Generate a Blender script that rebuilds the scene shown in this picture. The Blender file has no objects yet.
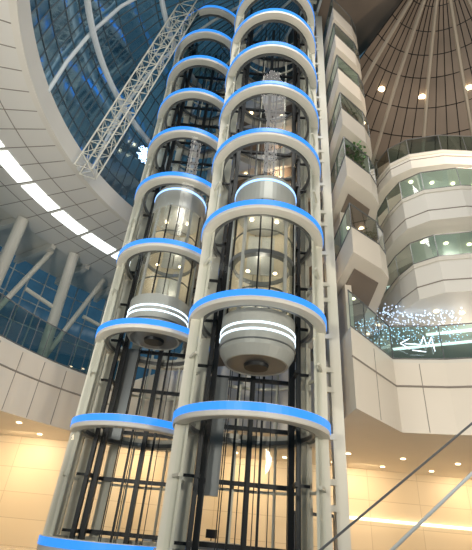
import bpy, bmesh, math, random
from mathutils import Vector, Matrix
random.seed(4)
E=1.6
sc=bpy.context.scene
sc.view_settings.view_transform='Standard'
col=sc.collection
R_=math.radians
# ---------------- materials ----------------
def mat(name,c,rough=.5,metal=0,em=None,es=0,noise=0,nscale=3):
    m=bpy.data.materials.new(name); m.use_nodes=True
    nt=m.node_tree; b=nt.nodes['Principled BSDF']
    b.inputs['Base Color'].default_value=(*c,1); b.inputs['Roughness'].default_value=rough
    b.inputs['Metallic'].default_value=metal
    if em:
        b.inputs['Emission Color'].default_value=(*em,1); b.inputs['Emission Strength'].default_value=es
    if noise:
        n=nt.nodes.new('ShaderNodeTexNoise'); n.inputs['Scale'].default_value=nscale
        r=nt.nodes.new('ShaderNodeValToRGB')
        r.color_ramp.elements[0].position=.3; r.color_ramp.elements[1].position=.7
        r.color_ramp.elements[0].color=(*[x*(1-noise) for x in c],1)
        r.color_ramp.elements[1].color=(*[min(1,x*(1+noise)) for x in c],1)
        t=nt.nodes.new('ShaderNodeTexCoord')
        nt.links.new(t.outputs['Object'],n.inputs['Vector'])
        nt.links.new(n.outputs['Fac'],r.inputs['Fac']); nt.links.new(r.outputs['Color'],b.inputs['Base Color'])
    return m
def brickmat(name,c1,c2,cm,w,h,rot=(0,0,0),rough=.4,mortar=.012):
    m=mat(name,c1,rough); nt=m.node_tree; b=nt.nodes['Principled BSDF']
    t=nt.nodes.new('ShaderNodeTexCoord'); mp=nt.nodes.new('ShaderNodeMapping')
    mp.inputs['Rotation'].default_value=rot
    br=nt.nodes.new('ShaderNodeTexBrick'); br.inputs['Scale'].default_value=1
    br.offset=0
    br.inputs['Color1'].default_value=(*c1,1);br.inputs['Color2'].default_value=(*c2,1);br.inputs['Mortar'].default_value=(*cm,1)
    br.inputs['Brick Width'].default_value=w;br.inputs['Row Height'].default_value=h;br.inputs['Mortar Size'].default_value=mortar
    nt.links.new(t.outputs['Object'],mp.inputs['Vector']);nt.links.new(mp.outputs['Vector'],br.inputs['Vector'])
    nt.links.new(br.outputs['Color'],b.inputs['Base Color']); return m
def glassmat(name,tint,refl=.08,rough=.02,gl=(1,1,1),k=.5):
    m=bpy.data.materials.new(name); m.use_nodes=True; nt=m.node_tree; nt.nodes.clear()
    o=nt.nodes.new('ShaderNodeOutputMaterial'); mx=nt.nodes.new('ShaderNodeMixShader')
    t=nt.nodes.new('ShaderNodeBsdfTransparent'); g=nt.nodes.new('ShaderNodeBsdfGlossy')
    t.inputs['Color'].default_value=(*tint,1); g.inputs['Roughness'].default_value=rough; g.inputs['Color'].default_value=(*gl,1)
    lw=nt.nodes.new('ShaderNodeLayerWeight'); lw.inputs['Blend'].default_value=.25
    ma=nt.nodes.new('ShaderNodeMath'); ma.operation='MULTIPLY_ADD'; ma.inputs[1].default_value=k; ma.inputs[2].default_value=refl
    nt.links.new(lw.outputs['Fresnel'],ma.inputs[0]); nt.links.new(ma.outputs[0],mx.inputs['Fac'])
    nt.links.new(t.outputs[0],mx.inputs[1]);nt.links.new(g.outputs[0],mx.inputs[2]);nt.links.new(mx.outputs[0],o.inputs['Surface'])
    return m
CREAM=mat('cream_paint',(.70,.67,.60),.45,noise=.03,nscale=.5)
STEEL=mat('cream_steel',(.66,.64,.55),.45)
FASC=mat('fascia_panel',(.72,.66,.57),.45,noise=.03,nscale=.4)
SOFF=mat('soffit_white',(.72,.70,.65),.5)
WHITE=mat('white_tube',(.60,.65,.67),.4)
SILV=mat('silver_shell',(.50,.50,.48),.38,.25)
DARK=mat('dark_steel',(.02,.02,.022),.4,.5)
MULL=mat('mullion_grey',(.06,.085,.10),.4)
GREY=mat('grey_metal',(.22,.225,.23),.35,.6)
JOINT=mat('joint_line',(.27,.24,.21),.7)
BLUE=mat('blue_led',(.01,.08,.3),.4,em=(.04,.32,1.0),es=1.0)
LEDW=mat('white_led',(.8,.9,1),.4,em=(.72,.86,1.0),es=1.8)
LEDF=mat('fairy_led',(.8,.9,1),.4,em=(.45,.68,1.0),es=4)
LEDB=mat('ice_led',(.3,.5,1),.4,em=(.3,.52,1.0),es=2)
PANEL=mat('light_panel',(1,1,1),.4,em=(.93,1,.97),es=2)
WARM=mat('warm_lamp',(1,.9,.7),.4,em=(1,.78,.48),es=7)
WSTRIP=mat('warm_strip',(1,.9,.7),.4,em=(1,.85,.6),es=2.5)
BACK=brickmat('dark_wall_panels',(.17,.135,.105),(.25,.20,.155),(.05,.04,.03),1.4,2.2,(R_(90),0,0))
LOBBY=brickmat('lobby_wall_panels',(.74,.63,.46),(.77,.66,.49),(.55,.45,.31),3.2,1.35,(R_(90),0,0),mortar=.015)
FLOORM=brickmat('floor_stone',(.5,.46,.4),(.55,.5,.44),(.3,.28,.25),1.2,1.2,rough=.15)
BROWN=mat('brown_ceiling',(.24,.19,.15),.5,noise=.18,nscale=.3)
RIBB=mat('ceiling_rib',(.46,.41,.34),.5)
GLASS=glassmat('clear_glass',(.95,.97,.96),.01,k=.12)
RAILG=glassmat('rail_glass',(.46,.64,.62),.12)
CABG=glassmat('cabin_glass',(.80,.84,.83),.04,k=.3)
ROOFG=glassmat('roof_glass',(.5,.72,.82),.06,.08,(.6,.8,.95))
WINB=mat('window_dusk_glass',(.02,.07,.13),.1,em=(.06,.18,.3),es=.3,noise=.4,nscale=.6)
CABIN_IN=mat('cabin_interior',(.58,.50,.38),.4)
GREEN=mat('leaf',(.06,.16,.03),.6)
POT=mat('pot',(.3,.2,.14),.6)
# ---------------- mesh helpers ----------------
def mk(name,verts,faces,m,parent=None,smooth=False):
    me=bpy.data.meshes.new(name); me.from_pydata([tuple(v) for v in verts],[],faces); me.update()
    if smooth:
        for p in me.polygons:p.use_smooth=True
    bm=bmesh.new();bm.from_mesh(me);bmesh.ops.recalc_face_normals(bm,faces=bm.faces);bm.to_mesh(me);bm.free()
    o=bpy.data.objects.new(name,me); col.objects.link(o); me.materials.append(m)
    if parent:o.parent=parent
    return o
def empty(name,loc=(0,0,0)):
    o=bpy.data.objects.new(name,None); col.objects.link(o); return o
def lathe(name,prof,c,m,parent=None,a0=0,a1=360,n=64,closed=True,smooth=False):
    full=abs(a1-a0-360)<1e-3
    k=n if full else n+1; P=len(prof); vs=[];fs=[]
    for i in range(k):
        a=R_(a0+(a1-a0)*i/n)
        for r,z in prof: vs.append((c[0]+r*math.cos(a),c[1]+r*math.sin(a),z))
    for i in range(n):
        j=(i+1)%k
        for p in range(P if closed else P-1):
            q=(p+1)%P; fs.append((i*P+p,j*P+p,j*P+q,i*P+q))
    if closed and not full:
        fs.append(tuple(range(P))); fs.append(tuple((k-1)*P+p for p in range(P)))
    return mk(name,vs,fs,m,parent,smooth)
def prism(name,poly,z0,z1,m,parent=None):
    n=len(poly); vs=[(x,y,z0) for x,y in poly]+[(x,y,z1) for x,y in poly]
    fs=[tuple(range(n)),tuple(range(n,2*n))]+[(i,(i+1)%n,n+(i+1)%n,n+i) for i in range(n)]
    return mk(name,vs,fs,m,parent)
def boxes(name,L,m,parent=None):
    vs=[];fs=[]
    for b in L:
        cx,cy,cz,sx,sy,sz=b[:6]; a=R_(b[6]) if len(b)>6 else 0
        o=len(vs)
        for dz in(-.5,.5):
            for dx,dy in((-.5,-.5),(.5,-.5),(.5,.5),(-.5,.5)):
                x=dx*sx;y=dy*sy
                vs.append((cx+x*math.cos(a)-y*math.sin(a),cy+x*math.sin(a)+y*math.cos(a),cz+dz*sz))
        for f in((0,1,2,3),(4,5,6,7),(0,1,5,4),(1,2,6,5),(2,3,7,6),(3,0,4,7)):fs.append(tuple(o+i for i in f))
    return mk(name,vs,fs,m,parent)
def tubes(name,L,m,parent=None,s=8):
    vs=[];fs=[]
    for p,q,r in L:
        p=Vector(p);q=Vector(q);d=(q-p).normalized()
        u=d.cross(Vector((0,0,1)) if abs(d.z)<.9 else Vector((1,0,0))).normalized();w=d.cross(u)
        o=len(vs)
        for e in(p,q):
            for i in range(s):
                a=2*math.pi*i/s; vs.append(e+(u*math.cos(a)+w*math.sin(a))*r)
        for i in range(s):fs.append((o+i,o+(i+1)%s,o+s+(i+1)%s,o+s+i))
        fs.append(tuple(o+i for i in range(s)));fs.append(tuple(o+s+i for i in range(s)))
    return mk(name,vs,fs,m,parent,False)
def discs(name,L,m,parent=None,up=False):
    vs=[];fs=[]
    for x,y,z,r in L:
        o=len(vs)
        for i in range(12):
            a=2*math.pi*i/12; vs.append((x+r*math.cos(a),y+r*math.sin(a),z)); 
        for i in range(12):
            a=2*math.pi*i/12; vs.append((x+r*math.cos(a),y+r*math.sin(a),z+.04)); 
        fs.append(tuple(range(o,o+12)));fs.append(tuple(range(o+12,o+24)))
        for i in range(12):fs.append((o+i,o+(i+1)%12,o+12+(i+1)%12,o+12+i))
    return mk(name,vs,fs,m,parent)
def railing(pts,z,h,parent,post=True,r=.035):
    gv=[];gf=[];T=[]
    for i in range(len(pts)-1):
        a=Vector(pts[i]);b=Vector(pts[i+1]);d=(b-a); L=d.length; n=max(1,round(L/1.5))
        for j in range(n):
            p=a+d*(j/n+.01/L);q=a+d*((j+1)/n-.01/L);o=len(gv)
            gv+= [(p.x,p.y,z+.02),(q.x,q.y,z+.02),(q.x,q.y,z+h-.05),(p.x,p.y,z+h-.05)];gf.append((o,o+1,o+2,o+3))
            T.append(((p.x,p.y,z),(p.x,p.y,z+h),.022))
        T.append(((a.x,a.y,z+h),(b.x,b.y,z+h),r))
        T.append(((a.x,a.y,z+.04),(b.x,b.y,z+.04),.03))
    mk('glass_panes',gv,gf,RAILG,parent); tubes('handrail',T,GREY,parent,6)
def arc(c,r,a0,a1,n):
    return [(c[0]+r*math.cos(R_(a0+(a1-a0)*i/n)),c[1]+r*math.sin(R_(a0+(a1-a0)*i/n))) for i in range(n+1)]
AC=(5,14)
LV=[-.6,3.46,7.46,11.73,16.2,19.9,23.6,27.25,30.6,34.0]
# ---------------- floor / walls ----------------
prism('floor',[(-28,-14),(32,-14),(32,34),(-28,34)],-.2,0,FLOORM)
boxes('wall_back',[(2,29.2,3.0,52,.4,6.0)],LOBBY)
# ---------------- elevator shaft towers ----------------
def tower(cx,cy,ztop,side):
    e=empty('elevator_shaft'); R=2.8 if side=='r' else 2.7
    for i,h in enumerate(LV):
        z=h+E
        if z>ztop: break
        lathe('blue_led_band',[(R,z-.25),(R+.03,z-.25),(R+.03,z),(R,z)],(cx,cy),BLUE,e,n=72,smooth=False)
        lathe('ring_beam',[(R-.42,z-.42),(R-.02,z-.42),(R-.002,z-.38),(R-.002,z+.02),(R-.42,z+.02)],(cx,cy),CREAM,e,n=72)
        lathe('inner_ring',[(R-.62,z-.36),(R-.5,z-.36),(R-.5,z-.2),(R-.62,z-.2)],(cx,cy),GREY,e,n=60)
        if i<len(LV)-1:
            zm=(z+LV[i+1]+E)/2
            lathe('transom_ring',[(R-.3,zm-.05),(R-.2,zm-.05),(R-.2,zm+.05),(R-.3,zm+.05)],(cx,cy),STEEL,e,a0=-30,a1=210,n=40)
    posts=[];thin=[];dk=[];br=[];lad=[]
    P=[(-2.45,-.55),(2.5,-.35),(-2.1,1.35),(2.25,1.3)] if side=='r' else [(-2.42,-.3),(-2.2,1.1),(2.25,-.9),(2.1,1.4),(-1.3,2.1)]
    for x,y in P: posts.append((cx+x,cy+y,ztop/2,.4,.34,ztop))
    if side=='r':
        posts.append((cx+3.3,cy+.5,ztop/2,.44,.34,ztop))
        for h in LV:
            z=h+E
            for dz in(-.15,1.6,2.4):
                lad.append((cx+2.9,cy+.4,z+dz,.6,.2,.2))
        boxes('outrigger_rungs',lad,STEEL,e)
    for a in (-160,-20,20,60,100,140,170):
        thin.append((cx+2.36*math.cos(R_(a)),cy+2.36*math.sin(R_(a)),ztop/2,.09,.09,ztop,a))
    for x,y,s in ((-1.75,.35,.16),(-1.55,.95,.22),(-.5,1.65,.09),(.55,1.65,.09),(1.62,.95,.22),(1.78,.3,.15),(.1,1.8,.2)):
        dk.append((cx+x,cy+y,ztop/2,s,s*1.4,ztop))
    z=1.2
    while z<ztop:
        br.append((cx-1.7,cy+.65,z,.12,1.1,.14)); br.append((cx+1.7,cy+.65,z,.12,1.1,.14)); br.append((cx,cy+1.75,z,3.3,.12,.16))
        br.append((cx-1.98,cy+.5,z,.5,.1,.1)); br.append((cx+1.98,cy+.5,z,.5,.1,.1))
        z+=2.0
    boxes('posts',posts,STEEL,e);boxes('glazing_mullions',thin,STEEL,e);boxes('guide_rails',dk,DARK,e);boxes('rail_brackets',br,DARK,e)
    boxes('counterweight',[(cx-1.35,cy+1.55,4.9 if side=='r' else 7,.8,.25,4.4)],GREY,e)
    tubes('hoist_ropes',[((cx+o,cy+.9+abs(o)*.3,.1),(cx+o,cy+.9+abs(o)*.3,ztop),.02) for o in(-.9,-.82,-.25,.3,.85)],DARK,e,5)
    lathe('glass_skin',[(2.56,.2),(2.56,ztop-.2)],(cx,cy),GLASS,e,a0=-175,a1=-5,n=24,closed=False)
    lathe('base_plinth',[(0.01,0),(2.6,0),(2.6,.25),(0.01,.25)],(cx,cy),GREY,e,n=48)
    return e
TR=(1.05,15.62);TL=(-3.6,18.9)
tower(*TR,35.0,'r'); tower(*TL,36.5,'l')
def cabin(cx,cy,zb):
    e=empty('elevator_cabin'); c=(cx,cy-.25)
    S=lambda p:[(r,z+zb) for r,z in p]
    lathe('underside',S([(0.01,0),(1.2,0),(1.2,.12),(.01,.12)]),c,GREY,e,n=40)
    lathe('underside_hub',S([(0.01,-.12),(.45,-.12),(.5,.02),(.01,.02)]),c,DARK,e,n=40)
    lathe('lower_shell',S([(1.15,-.02),(1.22,-.02),(1.45,.35),(1.48,.7),(1.48,1.75),(1.4,1.8),(.9,1.0)]),c,SILV,e,n=48,smooth=False)
    lathe('shell_groove',S([(1.3,.5),(1.49,.5),(1.49,.56),(1.3,.56)]),c,GREY,e,n=48)
    for z in(.85,1.12):
        lathe('light_strip',S([(1.47,z),(1.51,z),(1.51,z+.07),(1.47,z+.07)]),c,LEDW,e,n=48)
    lathe('cabin_floor',S([(.01,1.6),(1.38,1.6),(1.38,1.7),(.01,1.7)]),c,GREY,e,n=40)
    lathe('cabin_glass',S([(1.42,1.8),(1.42,7.2)]),c,CABG,e,a0=-180,a1=0,n=24,closed=False)
    lathe('cabin_rear_wall',S([(1.25,1.7),(1.4,1.7),(1.4,7.2),(1.25,7.2)]),c,CABIN_IN,e,a0=5,a1=175,n=24)
    lathe('mid_band',S([(1.2,4.3),(1.46,4.3),(1.46,4.5),(1.2,4.5)]),c,GREY,e,n=48)
    lathe('handrail',S([(1.3,2.75),(1.34,2.75),(1.34,2.8),(1.3,2.8)]),c,GREY,e,a0=-170,a1=-10,n=30)
    lathe('handrail_upper',S([(1.3,5.6),(1.34,5.6),(1.34,5.65),(1.3,5.65)]),c,GREY,e,a0=-170,a1=-10,n=30)
    lathe('upper_shell',S([(1.0,7.2),(1.46,7.2),(1.48,7.3),(1.48,8.5),(1.42,8.75),(1.05,9.1),(.01,9.15),(.01,7.25)]),c,SILV,e,n=48)
    lathe('top_light_strip',S([(1.47,8.36),(1.51,8.36),(1.51,8.46),(1.47,8.46)]),c,LEDB,e,n=48)
    fr=[];fd=[]
    for a in(-178,-128,-52,-2): fr.append((c[0]+1.43*math.cos(R_(a)),c[1]+1.43*math.sin(R_(a)),zb+4.5,.14,.08,5.5,a+90))
    for a in(-155,-100,-80,-25): fd.append((c[0]+1.44*math.cos(R_(a)),c[1]+1.44*math.sin(R_(a)),zb+4.5,.06,.06,5.5,a+90))
    boxes('window_frames',fr,SILV,e); boxes('window_frames_dark',fd,DARK,e)
    boxes('door_leaves',[(c[0]-.42,c[1]+1.1,zb+2.9,.8,.06,2.3),(c[0]+.42,c[1]+1.1,zb+2.9,.8,.06,2.3),(c[0]-.42,c[1]+1.1,zb+5.9,.8,.06,2.2),(c[0]+.42,c[1]+1.1,zb+5.9,.8,.06,2.2)],SILV,e)
    discs('ceiling_lamps',[(c[0]+x,c[1]+y,zb+z,.09) for z in(4.24,7.14) for x,y in((-.6,0),(.6,0))],WARM,e)
    for z in(3.6,6.5):
        l=bpy.data.lights.new('cabin_light','POINT');l.energy=34;l.color=(1,.87,.70);l.shadow_soft_size=.05
        o=bpy.data.objects.new('cabin_light',l);col.objects.link(o);o.location=(c[0],c[1],zb+z);o.parent=e
cabin(TR[0]+.05,TR[1],7.15); cabin(TL[0],TL[1],9.1)
# ---------------- podium balcony (level 1) ----------------
e=empty('podium_balcony')
inner=arc(AC,17.5,205,133,24)+[(-3.2,22.6),(4.8,19.0),(4.8,15.1),(7.65,18.1),(9.8,17.6),(14,15.8),(19,11)]
outer=[(30,9),(30,29),(-26,29),(-26,6.6)]
prism('slab',inner+outer,4.2+E,7.3+E,FASC,e)
prism('slab_cap',[(x,y) for x,y in inner]+outer,7.3+E,7.46+E,CREAM,e)
railing(inner[:25],7.46+E,1.9,e); railing(inner[27:],7.46+E,1.7,e)
J=[]
for a in range(135,205,5): J.append((AC[0]+17.49*math.cos(R_(a)),AC[1]+17.49*math.sin(R_(a)),5.75+E,.03,.03,3.0,a))
for (p,q) in zip(inner[27:-1],inner[28:]):
    L=math.dist(p,q);n=max(1,int(L/2.4))
    for i in range(n): 
        t=(i+.5)/n;J.append((p[0]+(q[0]-p[0])*t,p[1]+(q[1]-p[1])*t-.005,5.75+E,.025,.025,3.0))
boxes('fascia_joints',J,JOINT,e)
T=[((p[0],p[1],6.2+E),(q[0],q[1],6.2+E),.05) for p,q in zip(inner[:24],inner[1:25])]+[((p[0],p[1],6.2+E),(q[0],q[1],6.2+E),.05) for p,q in zip(inner[27:-1],inner[28:])]
tubes('fascia_groove',T,JOINT,e,4)
discs('downlights',[(x,y,4.16+E,.13) for x in range(-14,24,3) for y in(24.0,27.2)],WARM,e)
# ---------------- core balconies right/behind ----------------
def prow():
    return [(-2.9,22.8),(4.8,19.1),(4.8,14.0),(6.4,15.1),(6.95,15.8),(7.15,16.8),(7.4,18.5),(8.2,23),(8.2,29),(-2.9,29)]
for h in LV[3:9]:
    e=empty('core_balcony'); z=h+E; P=prow()
    prism('slab',P,z-1.35,z,FASC,e)
    prism('soffit_recess',[(-2.4,23.5),(5.2,19.6),(5.2,15.2),(6.6,16.2),(7.0,19.6),(7.6,28),(-2.4,28)],z-1.39,z-1.34,BROWN,e)
    railing(P[1:7],z,1.35,e)
    discs('downlights',[(x,y,z-1.43,.12) for x in(0,2.5) for y in(21.8,23.6)],WARM,e)
    discs('prow_downlights',[(5.9,17.8,z-1.43,.1)],WARM,e)
boxes('wall_core',[(2.65,25,22.5,11,.3,27)],BACK)
boxes('wall_core_side',[(5.3,20.6,22.5,.3,8,27)],FASC)
def plant(x,y,z,s=1):
    e=empty('potted_shrub')
    lathe('pot',[(.01,z),(.2*s,z),(.27*s,z+.4*s),(.22*s,z+.4*s),(.2*s,z+.3*s),(.01,z+.3*s)],(x,y),POT,e,n=16)
    vs=[];fs=[]
    for i in range(160):
        a=random.random()*6.28;r=random.random()**.5*.45*s;hh=z+.4*s+random.random()*.8*s
        p=Vector((x+r*math.cos(a),y+r*math.sin(a),hh));u=Vector((random.uniform(-1,1),random.uniform(-1,1),random.uniform(-.3,1))).normalized()*.13*s
        w=u.cross(Vector((random.random(),random.random(),.3))).normalized()*.05*s
        o=len(vs);vs+=[p,p+u*.5+w,p+u,p+u*.5-w];fs.append((o,o+1,o+2,o+3))
    mk('foliage',vs,fs,GREEN,e); tubes('stem',[((x,y,z+.3*s),(x,y,z+.95*s),.03)],POT,e)
plant(5.7,15.4,LV[4]+E,1.6);plant(6.1,15.9,LV[3]+E,1.1);plant(5.6,15.4,LV[5]+E,1.1)
# ---------------- right wing balconies ----------------
for top,bot in((12.8,10.7),(17.4,15.2),(21.2,20.0)):
    e=empty('wing_balcony')
    off=.8 if top>18 else 0
    P=[(8.9,22.5),(9.0,19.2+off),(9.3,17.9+off),(10.2,17.0+off),(12,16.4+off),(15,16.2+off),(19,15.5),(30,15),(30,28.8),(8.9,28.8)]
    prism('slab',P,bot+E,top+E,SOFF,e); railing(P[:7],top+E,1.4,e)
    prism('edge_trim',[(x-.03 if x<18 else x,y-.05) for x,y in P],top-.25+E,top-.02+E,CREAM,e)
    boxes('fascia_line',[],JOINT,e) if False else None
    tubes('fascia_groove',[((p[0],p[1]-.01,bot+.7+E),(q[0],q[1]-.01,bot+.7+E),.035) for p,q in zip(P[:6],P[1:7])],JOINT,e,4)
    boxes('cove_light',[(13.5,20.5,bot+E-.04,5,.25,.06,-30),(12.5,23,bot+E-.04,5,.25,.06,-30)],PANEL,e)
    discs('downlights',[(10.6+i*1.3,18.9-i*.1,bot+E-.05,.12) for i in range(5)],WARM,e)
boxes('wall_right',[(19,26.5,16,20,.3,15)],BACK)
# ---------------- brown ceiling (right) ----------------
e=empty('ceiling'); CC=(12.8,12.5); prof=[(23,19),(16.5,24),(12,28),(7,32.5),(3,35.5),(0.3,36.6)]
prof=[(r,z+E) for r,z in prof]
A0,A1=-100,130
lathe('ceiling_panels',prof,CC,BROWN,e,a0=A0,a1=A1,n=60,closed=False,smooth=False)
def pt(r,z,a,c=AC):return (c[0]+r*math.cos(R_(a)),c[1]+r*math.sin(R_(a)),z)
prism('ceiling_link',[(-3,40),(-3,26),(2,22),(3.5,16),(4,5),(10,-5),(14,12.5),(3,31)],37+E,37.3+E,BROWN,e)
T=[]
for a in range(A0,A1+1,20):
    for (r0,z0),(r1,z1) in zip(prof,prof[1:]): T.append((pt(r0,z0-.05,a,CC),pt(r1,z1-.05,a,CC),.16))
tubes('ribs',T,RIBB,e,6)
T=[]
for a in range(A0+5,A1+1,5):
    for (r0,z0),(r1,z1) in zip(prof,prof[1:]): T.append((pt(r0,z0-.02,a,CC),pt(r1,z1-.02,a,CC),.035))
for (r0,z0),(r1,z1) in zip(prof,prof[1:]):
    for t in(0,.33,.66):
        r=r0+(r1-r0)*t;z=z0+(z1-z0)*t
        for a in range(A0,A1,5): T.append((pt(r,z-.03,a,CC),pt(r,z-.03,a+5,CC),.035))
tubes('joints',T,DARK,e,5)
L=[]
for a in range(-92,130,25):
    for r,z in((12.5,27.6),(8,31.6)): p=pt(r,z+E-.15,a,CC);L.append((p[0],p[1],p[2],.26))
discs('spotlights',L,WARM,e)
# ---------------- left soffit ring with light panels ----------------
e=empty('ceiling_soffit'); zs=18+E
lathe('soffit_ring',[(16,zs),(23.6,zs),(23.6,zs+1.0),(16.3,zs+1.0),(16,zs+.8)],AC,SOFF,e,a0=96,a1=215,n=70)
lathe('inner_lip',[(15.9,zs-.02),(16.25,zs-.02),(16.25,zs+1.4),(15.9,zs+1.4)],AC,CREAM,e,a0=96,a1=215,n=70)
lathe('outer_soffit',[(23.6,zs+.3),(29,zs+.3),(29,zs+.6),(23.6,zs+.6)],AC,CREAM,e,a0=96,a1=215,n=60)
J=[]
for a in range(98,214,4):
    r=19.8;J.append((AC[0]+r*math.cos(R_(a)),AC[1]+r*math.sin(R_(a)),zs-.005,7.5,.05,.02,a))
B=[]
for a in range(98,214,8):
    B.append((AC[0]+26*math.cos(R_(a)),AC[1]+26*math.sin(R_(a)),zs-.05,5.2,.35,.6,a))
boxes('soffit_joints',J,JOINT,e); boxes('soffit_beams',B,CREAM,e)
for rr in(18.0,21.6):
    lathe('joint_ring',[(rr,zs-.015),(rr+.05,zs-.015),(rr+.05,zs+.01),(rr,zs+.01)],AC,JOINT,e,a0=96,a1=215,n=70)
for i,a in enumerate(range(98,212,8)):
    lathe('light_panel',[(19.4,zs-.04),(20.5,zs-.04),(20.5,zs+.02),(19.4,zs+.02)],AC,PANEL,e,a0=a+.3,a1=a+7.4,n=5)
# ---------------- glazed dome left ----------------
e=empty('glass_roof')
dp=[(16.2,19.2),(16.0,22),(15.5,25),(14.4,28.5),(12.6,31.5),(9.6,34),(5.5,36),(.4,37)]
dp=[(r,z+E) for r,z in dp]
fine=[]
for (r0,z0),(r1,z1) in zip(dp,dp[1:]):
    fine+= [(r0,z0),((r0+r1)/2,(z0+z1)/2)]
fine.append(dp[-1])
lathe('panes',fine,AC,ROOFG,e,a0=98,a1=225,n=50,closed=False)
T=[];T2=[]
for r,z in fine[:-1]:
    for i in range(50):
        a=98+127*i/50; T.append((pt(r,z,a),pt(r,z,a+2.54),.045))
for i in range(0,51):
    a=98+127*i/50
    for (r0,z0),(r1,z1) in zip(dp,dp[1:]):
        if i%8==0: T2.append((pt(r0-.25,z0,a),pt(r1-.25,z1,a),.11))
        else: T.append((pt(r0,z0,a),pt(r1,z1,a),.04))
for r,z in(dp[2],dp[4]):
    for i in range(50):
        a=98+127*i/50; T2.append((pt(r-.5,z,a),pt(r-.5,z,a+2.54),.2))
tubes('mullions',T,MULL,e,5);tubes('white_ribs',T2,WHITE,e,8)
# ---------------- lighting truss ----------------
def truss(p,q,w,n):
    e=empty('lighting_truss');p=Vector(p);q=Vector(q);d=(q-p).normalized();u=d.cross(Vector((0,1,0))).normalized();v=d.cross(u)
    cs=[u*w*.5+v*w*.4,-u*w*.5+v*w*.4,-u*w*.5-v*w*.4,u*w*.5-v*w*.4];T=[]
    for c in cs:T.append((p+c,q+c,.05))
    for i in range(n):
        a=p+(q-p)*i/n;b=p+(q-p)*(i+1)/n
        for k in range(4):
            c0=cs[k];c1=cs[(k+1)%4]
            T.append((a+c0,a+c1,.028)); T.append(((a+c0),(b+c1),.028) if i%2 else ((a+c1),(b+c0),.028))
    tubes('lattice',T,STEEL,e,6)
truss((-9.4,18.0,18.9),(-5.3,16,35.2),1.1,18)
# ---------------- left window wall ----------------
e=empty('window_left')
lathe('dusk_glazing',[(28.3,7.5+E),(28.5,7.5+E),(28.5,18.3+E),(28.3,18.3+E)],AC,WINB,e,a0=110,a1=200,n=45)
T=[]
for a in range(110,201,3):T.append((pt(28.1,7.5+E,a),pt(28.1,18.3+E,a),.06))
for h in(9,11,13,15,17):
    for a in range(110,200,3):T.append((pt(28.1,h+E,a),pt(28.1,h+E,a+3),.05))
tubes('mullions',T,WHITE,e,5)
for a in range(115,200,12):
    ce=empty('raking_column')
    tubes('shaft',[(pt(25,7.5+E,a),pt(23,18+E,a+3),.4)],CREAM,ce,16)
    tubes('brace',[(pt(24.6,9.5+E,a+.5),pt(24.2,17.9+E,a-6),.2)],CREAM,ce,12)
    tubes('tie_beam',[(pt(23.9,13.5+E,a+1.7),pt(24.2,14.0+E,a+8),.16)],CREAM,ce,10)
# ---------------- cables ----------------
tubes('steel_cable',[((-.17,8,0),(2.98+5,8,6.2),.02)],GREY)
tubes('steel_cable',[((.99,8,0),(7.98,8,5.6),.028)],WHITE)
boxes('cable_mast',[(8.15,8,3.4,.2,.2,6.8)],WHITE)
# ---------------- fairy lights + line decoration ----------------
vs=[];fs=[]
def dot(p,r):
    o=len(vs)
    for d in((1,0,0),(-1,0,0),(0,1,0),(0,-1,0),(0,0,1),(0,0,-1)):vs.append((p[0]+d[0]*r,p[1]+d[1]*r,p[2]+d[2]*r))
    for a in(0,1):
        for b in(2,3):
            for c in(4,5):fs.append((o+a,o+b,o+c))
for i in range(34):
    x=6.6+i*.15;y=20.2-(i*.05)
    for k in range(15): dot((x+random.uniform(-.06,.06),y+random.uniform(-.3,.3),E+9.0+k*.15+random.uniform(-.05,.05)),.03)
mk('fairy_light_curtain',vs,fs,LEDF)
vs=[];fs=[]
for i in range(150):
    d=Vector((random.gauss(0,1),random.gauss(0,1),random.gauss(0,1))).normalized()*random.uniform(.1,.6)
    dot((-6.9+d.x,19.9+d.y,22.8+d.z),.055)
e=empty('hanging_light_cluster')
mk('bulbs',vs,fs,LEDF,e); tubes('hanger',[((-6.9,19.9,22.6),(-6.9,19.9,33.0),.02)],GREY,e,5)
S=lambda x,z:(x,17.7-(x-7.6)*.1,z+E)
tubes('white_line_ornament',[(S(7.9,8.1),S(8.3,8.35),.02),(S(7.9,8.1),S(8.3,7.85),.02),(S(8.1,8.1),S(8.8,8.1),.02),(S(8.8,8.1),S(9.0,8.5),.02),(S(9.0,8.5),S(9.1,8.0),.02),(S(9.1,8.0),S(9.35,8.5),.02),(S(9.35,8.5),S(9.4,7.8),.02),(S(8.4,7.8),S(9.0,7.75),.02)],LEDW)
# ---------------- lobby furniture ----------------
e=empty('reception_counter')
boxes('body',[(-1,26,.55,5,.8,1.1)],GREY,e);boxes('top',[(-1,25.95,1.14,5.3,1.0,.08)],CREAM,e)
boxes('monitors',[(-2,26,1.5,.6,.06,.4),(0,26,1.5,.6,.06,.4),(-2,26,1.25,.06,.06,.2),(0,26,1.25,.06,.06,.2)],DARK,e)
e=empty('ticket_gate')
boxes('frame',[(4.2,25,1.4,.12,.5,2.8),(6.4,25,1.4,.12,.5,2.8),(5.3,25,2.8,2.4,.5,.15)],DARK,e)
boxes('cabinet',[(5.3,25.2,.6,1.2,.4,1.2)],GREY,e)
boxes('wall_light_strip',[(14,28.9,3.0,13,.12,.14)],WSTRIP)
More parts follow.
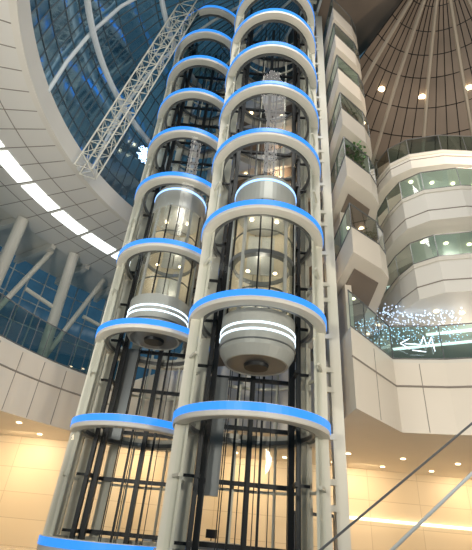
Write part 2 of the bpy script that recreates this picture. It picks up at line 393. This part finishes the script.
# ---------------- lights ----------------
K=.70
def area(loc,tgt,size,en,c,shape='SQUARE'):
    l=bpy.data.lights.new('light_data','AREA');l.energy=en;l.color=c;l.size=size
    o=bpy.data.objects.new('area_light',l);col.objects.link(o);o.location=loc
    o.rotation_euler=(Vector(tgt)-Vector(loc)).to_track_quat('-Z','Y').to_euler()
def spot(loc,tgt,en,c,ang=100,rad=.5):
    l=bpy.data.lights.new('light_data','SPOT');l.energy=en*K;l.color=c;l.spot_size=R_(ang);l.spot_blend=.6;l.shadow_soft_size=rad
    o=bpy.data.objects.new('fill_spot',l);col.objects.link(o);o.location=loc
    o.rotation_euler=(Vector(tgt)-Vector(loc)).to_track_quat('-Z','Y').to_euler()
spot((-7,-4,6),(-2,18,16),8000,(1,.94,.83),110,1)  # these spots are added fill outside the view, aimed up at undersides
spot((9,-3,6),(5,18,16),7500,(1,.91,.77),110,1)
spot((-10,6,3),(-11,20,19),5000,(1,.95,.87),110,1)
spot((13,6,3),(10,20,14),3000,(1,.89,.74),110,1)
area((2,4,30),(2,14,8),8,2500,(1,.95,.88))  # added overhead light out of view, for overall brightness
for x in(-12,-5,2,9,16):
    area((x,26.5,5.6),(x,28.5,1.5),1.5,200,(1,.73,.43))
area((-12,24,5.6),(-12,24,0),2,220,(1,.78,.48))
spot((14,12,20),(13,20,37),3000,(1,.80,.60),150,.5)  # added uplight out of view, brightens the brown ceiling
for h in LV[3:7]:
    l=bpy.data.lights.new('light_data','POINT');l.energy=70;l.color=(1,.73,.48);l.shadow_soft_size=.1
    o=bpy.data.objects.new('core_lamp',l);col.objects.link(o);o.location=(2.5,21.5,h+E+1.8)
for h in(7.46,12.8,17.4):
    l=bpy.data.lights.new('light_data','POINT');l.energy=120;l.color=(1,.87,.72);l.shadow_soft_size=.1
    o=bpy.data.objects.new('wing_lamp',l);col.objects.link(o);o.location=(13,20.5,h+E+1.9)
w=bpy.data.worlds.new('dusk');sc.world=w;w.use_nodes=True
nt=w.node_tree;bg=nt.nodes['Background'];bg.inputs['Strength'].default_value=.4
tc=nt.nodes.new('ShaderNodeTexCoord');nz=nt.nodes.new('ShaderNodeTexNoise');nz.inputs['Scale'].default_value=5
rp=nt.nodes.new('ShaderNodeValToRGB');rp.color_ramp.elements[0].color=(.05,.13,.20,1);rp.color_ramp.elements[1].color=(.20,.38,.50,1)
rp.color_ramp.elements[0].position=.3;rp.color_ramp.elements[1].position=.7
nt.links.new(tc.outputs['Generated'],nz.inputs['Vector']);nt.links.new(nz.outputs['Fac'],rp.inputs['Fac']);nt.links.new(rp.outputs['Color'],bg.inputs['Color'])
# ---------------- camera ----------------
cam=bpy.data.cameras.new('camera');cam.sensor_fit='VERTICAL';cam.sensor_height=24;cam.lens=415/550*24
co=bpy.data.objects.new('camera',cam);col.objects.link(co);sc.camera=co
p=R_(31.85);F=Vector((0,math.cos(p),math.sin(p)));U=Vector((0,-math.sin(p),math.cos(p)));Rt=Vector((1,0,0))
a=math.atan2(63,665)
r2=Rt*math.cos(a)+U*math.sin(a); u2=-Rt*math.sin(a)+U*math.cos(a)
M=Matrix((( r2.x,u2.x,-F.x,0),(r2.y,u2.y,-F.y,0),(r2.z,u2.z,-F.z,E),(0,0,0,1)))
co.matrix_world=M
